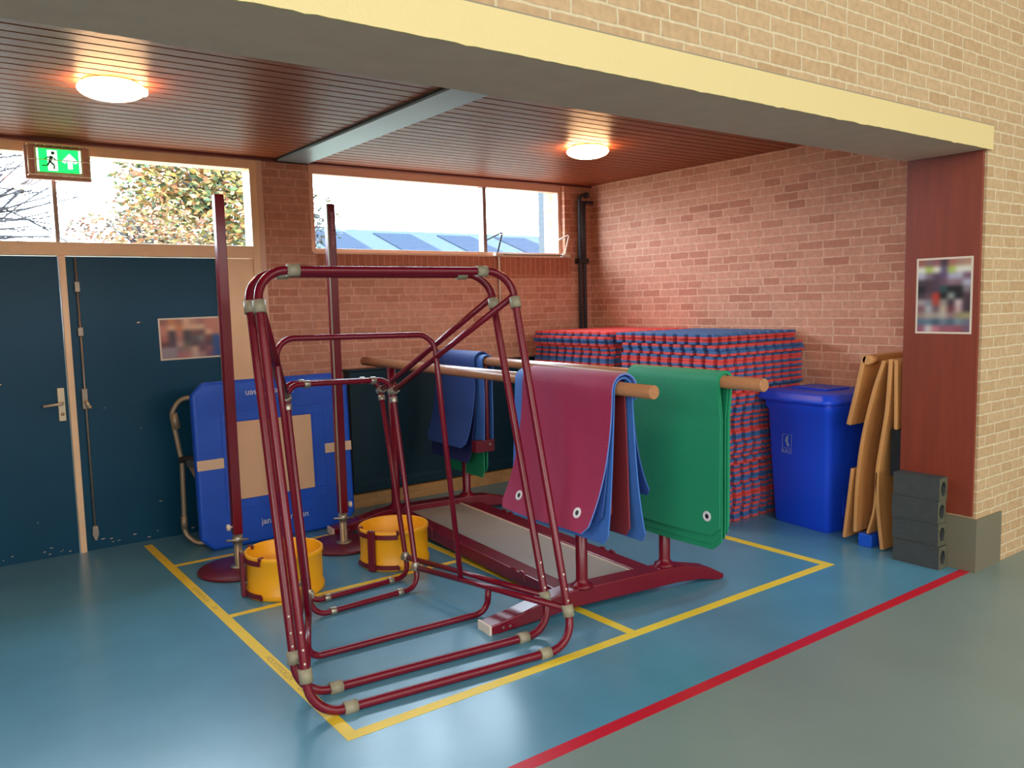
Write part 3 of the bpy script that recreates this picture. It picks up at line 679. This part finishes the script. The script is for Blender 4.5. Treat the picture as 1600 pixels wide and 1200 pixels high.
# ------------------------------------------------------------------ exercise mats
def mat_over(label, pi, s0, s1, La, Lb, ka, kb, r, m, group, shift=0, thick=.008, rad=.03, grom=None, wav=0, pinch=0, m2=None):
    """mat draped over pole pi between distances s0..s1 from its front end. La/ka length and outward kick of the left (-x) flap, Lb/kb of the right one"""
    P0, P1 = pole[pi]; d = (P1-P0).normalized(); ac = V(d.y, -d.x, 0)     # ac points to +x
    nU = 44; nS = 10; zc = P0.z; prof = []
    def flap(L, k, sgn, n=18):
        o = []
        for i in range(1, n+1):
            q = i/n; o.append((sgn*(r+k*q**2.7+.012*math.sin(q*3.1)*(1-pinch)), -L*q, q))
        return o
    A = flap(La, ka, -1)[::-1]; B = flap(Lb, kb, 1)
    prof += [(x, z, -q) for x, z, q in A]
    for i in range(9):
        a = math.pi-math.pi*i/8; prof.append((r*math.cos(a), r*math.sin(a)*.95, 0))
    prof += [(x, z, q) for x, z, q in B]
    vs = []; n = len(prof); tot = s1-s0
    nrm = []
    for i in range(n):
        a = prof[max(i-1, 0)]; b = prof[min(i+1, n-1)]; tx_, tz = b[0]-a[0], b[1]-a[1]; l = math.hypot(tx_, tz) or 1
        nrm.append((-tz/l, tx_/l))
    for lay in (0, 1):
        for i, (x, z, q) in enumerate(prof):
            edge = min(1-abs(q), 1)*(La if q < 0 else Lb) if q else 9
            inset = 0
            if edge < rad: inset = rad-math.sqrt(max(rad**2-(rad-edge)**2, 0))
            for j in range(nS+1):
                s = s0+inset+(tot-2*inset)*j/nS+shift*(abs(q)**2 if q < 0 else 0)
                wv = wav*math.sin(j/nS*math.pi*2+1)*abs(q)**1.5
                pf = 1-pinch*min(abs(z)/.2, 1)**.8*min(max((abs(s-.70)-.12)/.34, 0), 1) if q else 1
                p = P0+d*s+ac*(x*pf+nrm[i][0]*thick*lay*1+(wv if q < 0 else -wv*.6))+V(0, 0, z+nrm[i][1]*thick*lay)
                vs.append(p)
    w1 = nS+1; fs = []
    off = n*w1
    for i in range(n-1):
        for j in range(nS):
            a, b, c, e = i*w1+j, i*w1+j+1, (i+1)*w1+j+1, (i+1)*w1+j
            fs.append((a, e, c, b)); fs.append((off+a, off+b, off+c, off+e))
    mb = MB().add(vs, fs[0::2], True, 1 if m2 else 0).add(vs, fs[1::2], True)
    fe = []
    for i in range(n-1):
        fe.append((i*w1, off+i*w1, off+(i+1)*w1, (i+1)*w1)); fe.append((i*w1+nS, (i+1)*w1+nS, off+(i+1)*w1+nS, off+i*w1+nS))
    for j in range(nS):
        fe.append((j, j+1, off+j+1, off+j)); k = (n-1)*w1; fe.append((k+j, off+k+j, off+k+j+1, k+j+1))
    b0 = 0
    for f in fe: mb.add([vs[i] for i in f], [(0, 1, 2, 3)], mi=1 if m2 else 0)
    lowz = zc-max(La, Lb); base = P0+d*(s0+s1)/2; base.z = lowz
    root = thing('exercise_mat', label, 'exercise mat', tuple(base), group)
    mb.build('foam_sheet', [m, m2] if m2 else m, root)
    if grom:
        for (fs_, fq) in grom:     # fraction along width, distance up from the left flap's edge
            q = 1-fq/La; x, z = -(r+ka*q**2.7+.012*math.sin(q*3.1)*(1-pinch)), -La*q
            i = min(range(len(A)), key=lambda k: abs(A[k][2]-q)); nx, nz = nrm[i]
            s = s0+(s1-s0)*fs_+shift*q**2
            wv = wav*math.sin(fs_*math.pi*2+1)*q**1.5
            x *= 1-pinch*min(max((abs(s-.70)-.12)/.34, 0), 1)
            c = P0+d*s+ac*(x+nx*(thick+.001)+wv)+V(0, 0, z+nz*(thick+.001))
            nv = (ac*nx+V(0, 0, nz)).normalized(); e1 = d; e2 = nv.cross(e1)
            g = MB(); K = 20; vv = []
            for rr, h in ((.028, 0), (.027, .003), (.014, .003), (.013, .0012)):
                for k in range(K): a = 2*math.pi*k/K; vv.append(c+(e1*math.cos(a)+e2*math.sin(a))*rr+nv*h)
            ff = [(i_*K+k, i_*K+(k+1) % K, (i_+1)*K+(k+1) % K, (i_+1)*K+k) for i_ in range(3) for k in range(K)]
            g.add(vv, ff, False); gg = g.build('grommet', M_white, root)
            h = MB(); h.add([c+(e1*math.cos(2*math.pi*k/K)+e2*math.sin(2*math.pi*k/K))*.0135+nv*.001 for k in range(K)], [list(range(K))]); h.build('grommet_hole', M_black, gg)
    return root
GN, GF = 'exercise mats hung over the near pole', 'green exercise mats over front end of the far pole'
r0 = .035; dr = .0095
# near pole, front end, from inside out
mat_over('brownish red exercise mat on near pole, seen between the blue flaps at right', 0, .25, .88, .66, .76, .02, .03, r0, M_brickmat, GN, wav=.003, m2=M_brickmat)
mat_over('navy exercise mat on near pole, narrow dark flap beneath the crimson one', 0, .27, .92, .66, .50, .03, .03, r0+dr, M_navy, GN)
mat_over('blue exercise mat on near pole with lowest corner beneath the crimson mat', 0, .215, 1.06, .765, .80, .06, .095, r0+2*dr, M_blue1, GN, wav=.004)
mat_over('blue exercise mat on near pole, its right flap flaring furthest out and short', 0, .23, .90, .66, .57, .08, .135, r0+3.1*dr, M_blue2, GN, wav=.004)
mat_over('crimson exercise mat with white grommets, outermost on the near pole', 0, .205, .955, .705, .06, .15, .0, r0+4.3*dr, M_crim, GN, shift=.05, m2=M_edge, grom=[(.15, .085), (.81, .085)], wav=.008)
# far pole, front end
mat_over('green exercise mat on far pole, innermost with lowest hanging edge', 1, .26, .945, .905, .88, .0, .0, r0, M_green, GF, rad=.06, pinch=.8)
mat_over('green exercise mat on far pole, middle of the three green ones', 1, .25, .95, .87, .85, .0, .0, r0+dr, M_green, GF, rad=.06, pinch=.62)
mat_over('green exercise mat on far pole, outermost and with a white grommet', 1, .252, .935, .82, .82, .012, .0, r0+2*dr, M_green, GF, rad=.05, pinch=.5, grom=[(.115, .10)])
# far pole, rear end
GB = 'exercise mats over rear end of the far pole'
mat_over('green exercise mat hanging low behind the navy one at rear of far pole', 1, 2.62, 3.22, .90, .86, .0, .0, r0, M_green, GB, pinch=.7)
mat_over('light blue exercise mat at rear of far pole, sticking out forward of the others', 1, 2.56, 3.17, .64, .62, .03, .0, r0+dr, M_blue1, GB, pinch=.4)
mat_over('dark navy exercise mat at rear of far pole, hanging below the blue one', 1, 2.66, 3.27, .78, .70, .12, .0, r0+2.2*dr, M_navy, GB, pinch=.3)
mat_over('blue exercise mat outermost at rear of the far pole', 1, 2.64, 3.25, .66, .60, .15, .0, r0+3.4*dr, M_blue2, GB, rad=.05, pinch=.2)

# ------------------------------------------------------------------ stacks of puzzle mats
def puzzle_outline(S_=.985, n=18, dep=.040):
    p = S_/n; pts = []
    side = []
    for i in range(n):
        x0 = i*p
        if i % 2 == 0: side += [(x0+p*.06, 0), (x0-p*.0+p*.12, 0), ]
        side += []
    # one side as toothed line: teeth out (y=0) and notches (y=dep)
    line = []
    for i in range(n):
        a, b = i*p, (i+1)*p
        if i % 2 == 0: line += [(a-.006 if i else 0, 0), (b+.006, 0)]
        else: line += [(a+.004, dep), (b-.004, dep)] if i < n-1 else [(a+.004, dep), (b-dep-.004, dep)]
    out = []
    for k in range(4):
        for x, y in line:
            if k == 0: q = (x, y)
            elif k == 1: q = (S_-y, x)
            elif k == 2: q = (S_-x, S_-y)
            else: q = (y, S_-x)
            if not out or math.hypot(out[-1][0]-q[0], out[-1][1]-q[1]) > 1e-4: out.append(q)
    if math.hypot(out[0][0]-out[-1][0], out[0][1]-out[-1][1]) < 1e-4: out.pop()
    return [(x-S_/2, y-S_/2) for x, y in out]
def chamfer_layer(poly, z0, z1, c, top):
    """layer whose outer edge is slightly chamfered so the joint between layers and tiles shows"""
    n = len(poly); mb = MB()
    def ins(k):
        o = []
        for i in range(n):
            a, b, c_ = Vector(poly[i-1]), Vector(poly[i]), Vector(poly[(i+1) % n])
            e1 = (b-a).normalized(); e2 = (c_-b).normalized(); n1 = Vector((-e1.y, e1.x)); n2 = Vector((-e2.y, e2.x))
            m_ = (n1+n2); m_ = m_.normalized() if m_.length > 1e-6 else n1
            o.append(b+m_*k/max(m_.dot(n1), .5))
        return o
    rings = [(ins(0 if top else c), z0), (poly, z0+(0 if top else c)), (poly, z1-(c if top else 0)), (ins(c if top else 0), z1)]
    vs = [V(p[0], p[1], z) for R_, z in rings for p in R_]
    fs = [(k*n+i, k*n+(i+1) % n, (k+1)*n+(i+1) % n, (k+1)*n+i) for k in range(3) for i in range(n)]
    return mb.add(vs, fs+[list(range(n))[::-1], [3*n+i for i in range(n)]])
PO = puzzle_outline(); TH = .0392
tile = thing('puzzle_mat', 'x', 'puzzle mat', (0, 0, 0), 'x')
lay_a = chamfer_layer(PO, 0, TH*.5, .0035, False).build('blue_layer', M_tileblue, tile)
lay_b = chamfer_layer(PO, TH*.5, TH, .0035, True).build('red_layer', M_tilered, tile)
# the other way up
flip_a = chamfer_layer(PO, 0, TH*.5, .0035, False).build('red_layer', M_tilered); flip_b = chamfer_layer(PO, TH*.5, TH, .0035, True).build('blue_layer', M_tileblue)
me_fa, me_fb = flip_a.data, flip_b.data; me_a, me_b = lay_a.data, lay_b.data
bpy.data.objects.remove(flip_a); bpy.data.objects.remove(flip_b)
ones = ['', 'first', 'second', 'third', 'fourth', 'fifth', 'sixth', 'seventh', 'eighth', 'ninth', 'tenth', 'eleventh', 'twelfth', 'thirteenth', 'fourteenth', 'fifteenth', 'sixteenth', 'seventeenth', 'eighteenth', 'nineteenth']
def ordn(k):
    if k < 20: return ones[k]
    if k == 20: return 'twentieth'
    if k == 30: return 'thirtieth'
    return ('twenty-' if k < 30 else 'thirty-')+ones[k % 10]
rs = random.Random(11); first = True; NT = 35
for si, (cx_, cy_, desc, grp) in enumerate(((5.125, 4.312, 'stack beside the blue bin', 'puzzle mats in the stack beside the bin'), (5.12, 5.42, 'stack in the back corner', 'puzzle mats in the stack in the back corner'))):
    for k in range(NT):
        fromtop = NT-k
        if first: o = tile; kids = [lay_a, lay_b]; first = False
        else:
            o = tile.copy(); COL.objects.link(o); kids = []
            for l in (lay_a, lay_b):
                c = l.copy(); COL.objects.link(c); c.parent = o; kids.append(c)
        fl = rs.random() < .5
        if k == NT-1: fl = (si == 0)
        for c, me_, nm in zip(kids, (me_fa, me_fb) if fl else (me_a, me_b), ('red_layer', 'blue_layer') if fl else ('blue_layer', 'red_layer')): c.data = me_; c.name = nm
        z = k*.04+.0005
        jx = rs.uniform(-.018, .008); jy = rs.uniform(-.014, .014)
        if si == 0 and k > 20: jy -= .030*(1 if k % 3 else .4)
        if si == 0 and k >= NT-2: jy += .055; jx -= .0
        if si == 1: jx += .03*math.sin(k*1.3)
        if si == 1 and NT-8 < k < NT-1: jx += rs.uniform(.0, .02)
        o.location = (min(cx_+jx, 5.124), cy_+jy, z); o.rotation_euler = (0, 0, math.radians(rs.uniform(-.35, .35))+rs.choice((0, 0, math.pi/2)))
        o['label'] = ('blue topped' if fl else 'red topped')+' foam puzzle mat, '+('topmost' if fromtop == 1 else ordn(fromtop)+' from top')+' of '+desc
        o['group'] = grp

# ------------------------------------------------------------------ wheelie bin
BO = V(5.325, 3.425, 0); ba = math.radians(-6)
t = thing('wheelie_bin', 'blue plastic wheelie bin with closed lid between puzzle mats and springboards', 'wheelie bin', (0, 0, 0))
def rrect(x0, x1, y0, y1, r, n=5):
    o = []
    for cx_, cy_, a0 in ((x1-r, y1-r, 0), (x0+r, y1-r, 90), (x0+r, y0+r, 180), (x1-r, y0+r, 270)):
        for i in range(n+1): a = math.radians(a0+90*i/n); o.append((cx_+r*math.cos(a), cy_+r*math.sin(a)))
    return o
def loft(rings, capb=True, capt=True, smooth=True):
    n = len(rings[0][0]); vs = [V(p[0], p[1], z) for R_, z in rings for p in R_]
    mb = MB().add(vs, [(k*n+i, k*n+(i+1) % n, (k+1)*n+(i+1) % n, (k+1)*n+i) for k in range(len(rings)-1) for i in range(n)], smooth)
    if capb: mb.add([V(p[0], p[1], rings[0][1]) for p in rings[0][0]], [list(range(n))[::-1]])
    if capt: mb.add([V(p[0], p[1], rings[-1][1]) for p in rings[-1][0]], [list(range(n))])
    return mb
body = [(rrect(-.225, .16, -.235, .235, .04), .0), (rrect(-.235, .17, -.245, .245, .045), .02), (rrect(-.262, .20, -.262, .262, .045), .45), (rrect(-.285, .228, -.275, .275, .045), .84), (rrect(-.30, .235, -.288, .288, .045), .86), (rrect(-.305, .238, -.292, .292, .045), .905), (rrect(-.300, .235, -.288, .288, .045), .925)]
loft(body).build('body', M_bin, t)
lid = [(rrect(-.345, .24, -.315, .315, .05), .915), (rrect(-.352, .242, -.322, .322, .055), .922), (rrect(-.352, .242, -.322, .322, .055), .945), (rrect(-.340, .24, -.312, .312, .05), .950), (rrect(-.338, .24, -.310, .310, .05), .972), (rrect(-.315, .235, -.290, .290, .05), .984), (rrect(-.26, .21, -.24, .24, .05), .992)]
L_ = loft(lid).build('lid', M_bin, t)
MB().prism([(-.15, -.15), (.10, -.15), (.10, .15), (-.15, .15)], (0, 0, .990), (1, 0, 0), (0, 1, 0), (0, 0, .014)).build('lid_rib', M_bin, L_, bevel=.006)
MB().tube([(.21, -.25, .955), (.232, -.25, .970), (.232, .25, .970), (.21, .25, .955)], .012, 10).build('handle', M_bin, t)
for sy_ in (-1, 1):
    MB().lathe([(0, -.02), (.08, -.02), (.095, -.012), (.095, .012), (.08, .02), (0, .02)], (.16, sy_*.25, .096), 28, axis='y').build('wheel', M_black, t)
    MB().prism([(-.05, 0), (.05, 0), (.03, .5), (-.03, .5)], (-.04, sy_*.246, .1), (1, 0, 0), (.0, sy_*.0, 1), (0, sy_*.010, 0)).build('side_rib', M_bin, t, bevel=.004)
lg = thing_l = MB()
xf = -.2775; zl = .60; yl = .08
def fl2(poly): lg.prism(poly, (xf-.004, yl, zl), (0, -1, 0), (0.06, 0, 1), (-.0015, 0, 0))
fl2([(-.010, .050), (.004, .060), (.014, .045), (.008, .030), (.012, .010), (.024, -.004), (.016, -.022), (.002, -.012), (-.006, .006), (-.014, .016), (-.014, .036)])
for a, b in (((-.042, .066), (.042, .069)), ((-.042, -.032), (.042, -.029)), ((-.042, -.032), (-.039, .069)), ((.039, -.032), (.042, .069))):
    fl2([a, (b[0], a[1]), b, (a[0], b[1])])
lg.build('emblem', M_binlogo, t)
text('SULO', .040, (xf-.0055, yl, zl-.055), (0, -1, 0), (0.06, 0, 1), M_binlogo, t)
t.location = BO; t.rotation_euler = (0, 0, ba)

# ------------------------------------------------------------------ springboards standing on end
def strip(curve, th, x0=4.985, x1=5.585, side=-1):
    """curve of (y,z) points thickened to one side"""
    cv = [Vector(c) for c in curve]; sm = []
    for i in range(len(cv)-1):
        p0, p1, p2, p3 = cv[max(i-1, 0)], cv[i], cv[i+1], cv[min(i+2, len(cv)-1)]
        for k in range(6):
            q = k/6; sm.append(.5*((2*p1)+(p2-p0)*q+(2*p0-5*p1+4*p2-p3)*q*q+(3*p1-p0-3*p2+p3)*q**3))
    sm.append(cv[-1]); A, B = [], []
    for i, p in enumerate(sm):
        d = (sm[min(i+1, len(sm)-1)]-sm[max(i-1, 0)]).normalized(); n_ = Vector((-d.y, d.x))*side
        A.append(tuple(p)); B.append(tuple(p+n_*th))
    return A+B[::-1]
def board(name, curve, th, par, side, x0=4.985, x1=5.585, m=None):
    pl = strip(curve, th, side=side)
    return MB().prism(pl, (x0, 0, 0), (0, 1, 0), (0, 0, 1), (x1-x0, 0, 0)).build(name, m or M_ply, par, bevel=.004)
t = thing('springboard', 'wooden springboard stood on end next to the blue bin', 'springboard', (5.25, 2.95, 0), 'springboards stood on end beside the column')
board('top_deck', [(2.768, 1.233), (2.84, 1.002), (2.905, .70), (2.937, .396), (2.945, .085)], .024, t, 1)
board('deck_end', [(2.905, 1.262), (2.945, 1.078), (3.012, .795)], .03, t, 1, x0=5.0)
MB().tube([(5.0, 2.902, 1.235), (5.10, 2.902, 1.235)], .030, 18).build('rounded_edge', M_ply, t)
board('base_board', [(2.972, .509), (3.025, .03)], .022, t, 1)
MB().box((4.99, 2.84, .0), (5.57, 2.935, .085)).build('spring_block', M_blue, t, bevel=.006)
MB().box((5.25, 2.80, .60), (5.56, 2.89, .75)).build('dark_filler', M_black, t)  # added black bar standing for the dark shading between the boards
t = thing('springboard', 'wooden springboard stood on end directly against the dark blocks and column', 'springboard', (5.25, 2.76, 0), 'springboards stood on end beside the column')
board('top_deck', [(2.722, 1.247), (2.74, .928), (2.775, .676), (2.797, .484), (2.785, .254), (2.753, .008)], .026, t, 1)
board('deck_end', [(2.690, 1.244), (2.682, .804)], .022, t, 1)
board('base_board', [(2.804, .513), (2.818, .269), (2.862, .09)], .016, t, 1)
MB().box((5.02, 2.67, .5), (5.56, 2.74, .80)).build('dark_filler', M_black, t)  # added black bar standing for the dark area between boards and column

# ------------------------------------------------------------------ hollow blocks
def block(label, z0, first=False, dx=0, dy=0):
    t = thing('hollow_block', label, 'block', (4.935+dx, 2.50+dy, z0), 'dark grey hollow blocks stacked at the column foot')
    x0, x1, y0, y1, z1 = 4.882+dx, 4.978+dx, 2.36+dy, 2.645+dy, z0+.1375
    cx_, cz_ = (x0+x1)/2, (z0+z1)/2; n = 24; mb = MB(); ring = []
    for k in range(n):
        a = 2*math.pi*(k+.5)/n; c, s_ = math.cos(a), math.sin(a)
        q = min((x1-x0)/2/abs(c), (z1-z0)/2/abs(s_))
        ring.append(((cx_+c*q, cz_+s_*q), (cx_+c*.030, cz_+s_*.044)))
    # snap corners
    for sx_, sz_ in ((1, 1), (-1, 1), (-1, -1), (1, -1)):
        tgt = (x1 if sx_ > 0 else x0, z1 if sz_ > 0 else z0)
        i = min(range(n), key=lambda k: (ring[k][0][0]-tgt[0])**2+(ring[k][0][1]-tgt[1])**2); ring[i] = (tgt, ring[i][1])
    vs = []
    for yy in (y0, y1):
        vs += [V(o[0], yy, o[1]) for o, i in ring]+[V(i[0], yy, i[1]) for o, i in ring]
    fs = []; mi = []
    for k in range(n):
        j = (k+1) % n
        mb.add([vs[k], vs[j], vs[n+j], vs[n+k]], [(0, 1, 2, 3)], mi=1); mb.add([vs[2*n+k], vs[3*n+k], vs[3*n+j], vs[2*n+j]], [(0, 1, 2, 3)], mi=1)
        mb.add([vs[k], vs[2*n+k], vs[2*n+j], vs[j]], [(0, 1, 2, 3)]); mb.add([vs[n+k], vs[n+j], vs[3*n+j], vs[3*n+k]], [(0, 1, 2, 3)])
    mb.build('block_body', [M_concrete, M_blockend], t)
for k, (l, dx, dy) in enumerate((('dark grey hollow block at bottom of the stack by the column', -.006, -.012), ('dark grey hollow block second from bottom of the stack by the column', .003, 0),
                         ('dark grey hollow block second from top of the stack by the column', .0, .004), ('dark grey hollow block on top of the stack by the column', .004, .0))):
    block(l, .0005+k*.139, dx=dx, dy=dy)

# ------------------------------------------------------------------ outside the windows
S('ground_outside', MB().box((-60, 6.7, -.2), (80, 120, -.02)), M_ext)
rt = random.Random(5)
def limb(mb, p, d, L, r, depth, spread=.5):
    pts = [p]; rr = [r]; q = Vector(p); dd = Vector(d)
    for i in range(5):
        dd = (dd+V(rt.uniform(-.14, .14), rt.uniform(-.1, .1), rt.uniform(-.10, .12))).normalized(); q = q+dd*L/5; pts.append(q.copy()); rr.append(r*(1-.13*(i+1)))
    mb.tube(pts, rr, 6)
    if depth:
        for i in range(4 if depth > 1 else 3):
            k = rt.randint(2, 5); d2 = (dd+V(rt.uniform(-spread, spread), rt.uniform(-spread, spread), rt.uniform(-spread, spread))).normalized()
            limb(mb, pts[k], d2, L*rt.uniform(.5, .75), rr[k]*.6, depth-1, spread)
t = thing('bare_tree', 'bare dark tree seen through left part of window over the doors', 'tree', (-.9, 11.2, 0))
tb = MB(); tb.tube([(-.9, 11.2, -.05), (-.85, 11.2, 1.2), (-.8, 11.2, 2.3)], [.16, .13, .11], 8)
for z0, dz in ((2.2, .18), (2.5, .32), (2.0, .06), (2.35, .45), (2.3, .2), (2.15, .3), (2.3, .7), (2.2, .4)):
    limb(tb, V(-.8, 11.2, z0), V(1, rt.uniform(-.1, .1), dz), 1.9, .052, 3, .5)
tb.build('trunk_and_branches', M_bark, t)
def leafy(label, c, rad, n, pal, size, trunk, lean=(0, 0, 0)):
    t = thing('autumn_tree', label, 'tree', trunk)
    mb = MB(); lb = MB()
    lb.tube([trunk, V(*trunk).lerp(V(*c), .5), c], [.14, .10, .05], 8)
    for i in range(26):
        d = V(rt.gauss(0, 1), rt.gauss(0, 1), rt.gauss(0, .7)).normalized(); e = V(*c)+V(d.x*rad[0], d.y*rad[1], d.z*rad[2])*rt.uniform(.5, .95)
        s0 = V(*trunk).lerp(V(*c), rt.uniform(.55, 1)); m_ = s0.lerp(e, .5)+V(0, 0, rt.uniform(0, .2)); lb.tube([s0, m_, e], [.035, .022, .008], 5)
    for i in range(n):
        while True:
            p = V(rt.uniform(-1, 1), rt.uniform(-1, 1), rt.uniform(-1, 1))
            if p.length < 1 and rt.random() < (1.25-p.length): break
        p = V(c[0]+p.x*rad[0], c[1]+p.y*rad[1], c[2]+p.z*rad[2]); a = V(rt.uniform(-1, 1), rt.uniform(-.6, .6), rt.uniform(-.35, .35)).normalized()
        b = a.cross(V(rt.uniform(-1, 1), rt.uniform(-1, 1), rt.uniform(-1, 1)).normalized()).normalized(); s_ = size*rt.uniform(.6, 1.3)
        cl = lin(rt.choice(pal)); mb.add([p-a*s_, p-b*s_*.5, p+a*s_, p+b*s_*.5], [(0, 1, 2, 3)], col=cl)
    mb.build('foliage', M_leaf, t); lb.build('trunk', M_bark, t)
PA = [(105, 102, 55), (140, 115, 57), (77, 90, 55), (135, 90, 52), (60, 75, 52), (160, 140, 87), (125, 82, 57)]
PB = [(140, 90, 62), (152, 120, 77), (110, 75, 57), (130, 120, 77), (92, 87, 72)]
leafy('yellow green autumn tree behind right half of window over the doors', (4.15, 14.0, 3.55), (1.45, 1.1, 1.35), 9000, PA, .06, (4.3, 14.1, 0))
leafy('thin orange brown autumn tree left of the yellow green one outside', (3.0, 12.9, 2.7), (1.15, .7, .6), 2200, PB, .042, (3.4, 13.1, 0))
leafy('sparse twigs and leaves of tree outside left end of right window', (5.75, 14.3, 3.2), (.95, .6, .75), 620, [(50, 54, 34), (44, 48, 44), (80, 74, 48)], .05, (5.2, 14.5, 0))
t = thing('outdoor_building', 'low building with pale sloping roof and solar panels outside right window', 'building', (19, 31, 0))
MB().box((10.5, 30.5, 0), (30, 37, 3.75)).build('wall', M_extwhite, t)
MB().prism([(30.0, 3.70), (34.0, 5.08), (38, 3.70)], (10, 0, 0), (0, 1, 0), (0, 0, 1), (21, 0, 0)).build('roof', M_roof, t)
rd = V(0, 4, 1.38).normalized(); rn = V(0, -1.38, 4).normalized()
for k, x0 in enumerate((13.6, 16.9, 20.2, 23.5)):
    MB().obox(V(x0+1.1, 31.9, 4.355)+rn*.02, (1, 0, 0), rd, rn, .95, 1.5, .03).build('solar_panel', M_solar, t)
tag(MB().box((7.30, 8.9, 0), (7.62, 9.2, 4.0)).build('outdoor_column', M_extwhite, loc=(7.46, 9.05, 0), bevel=.01), 'pale blue-white column outside right end of right window', 'column')
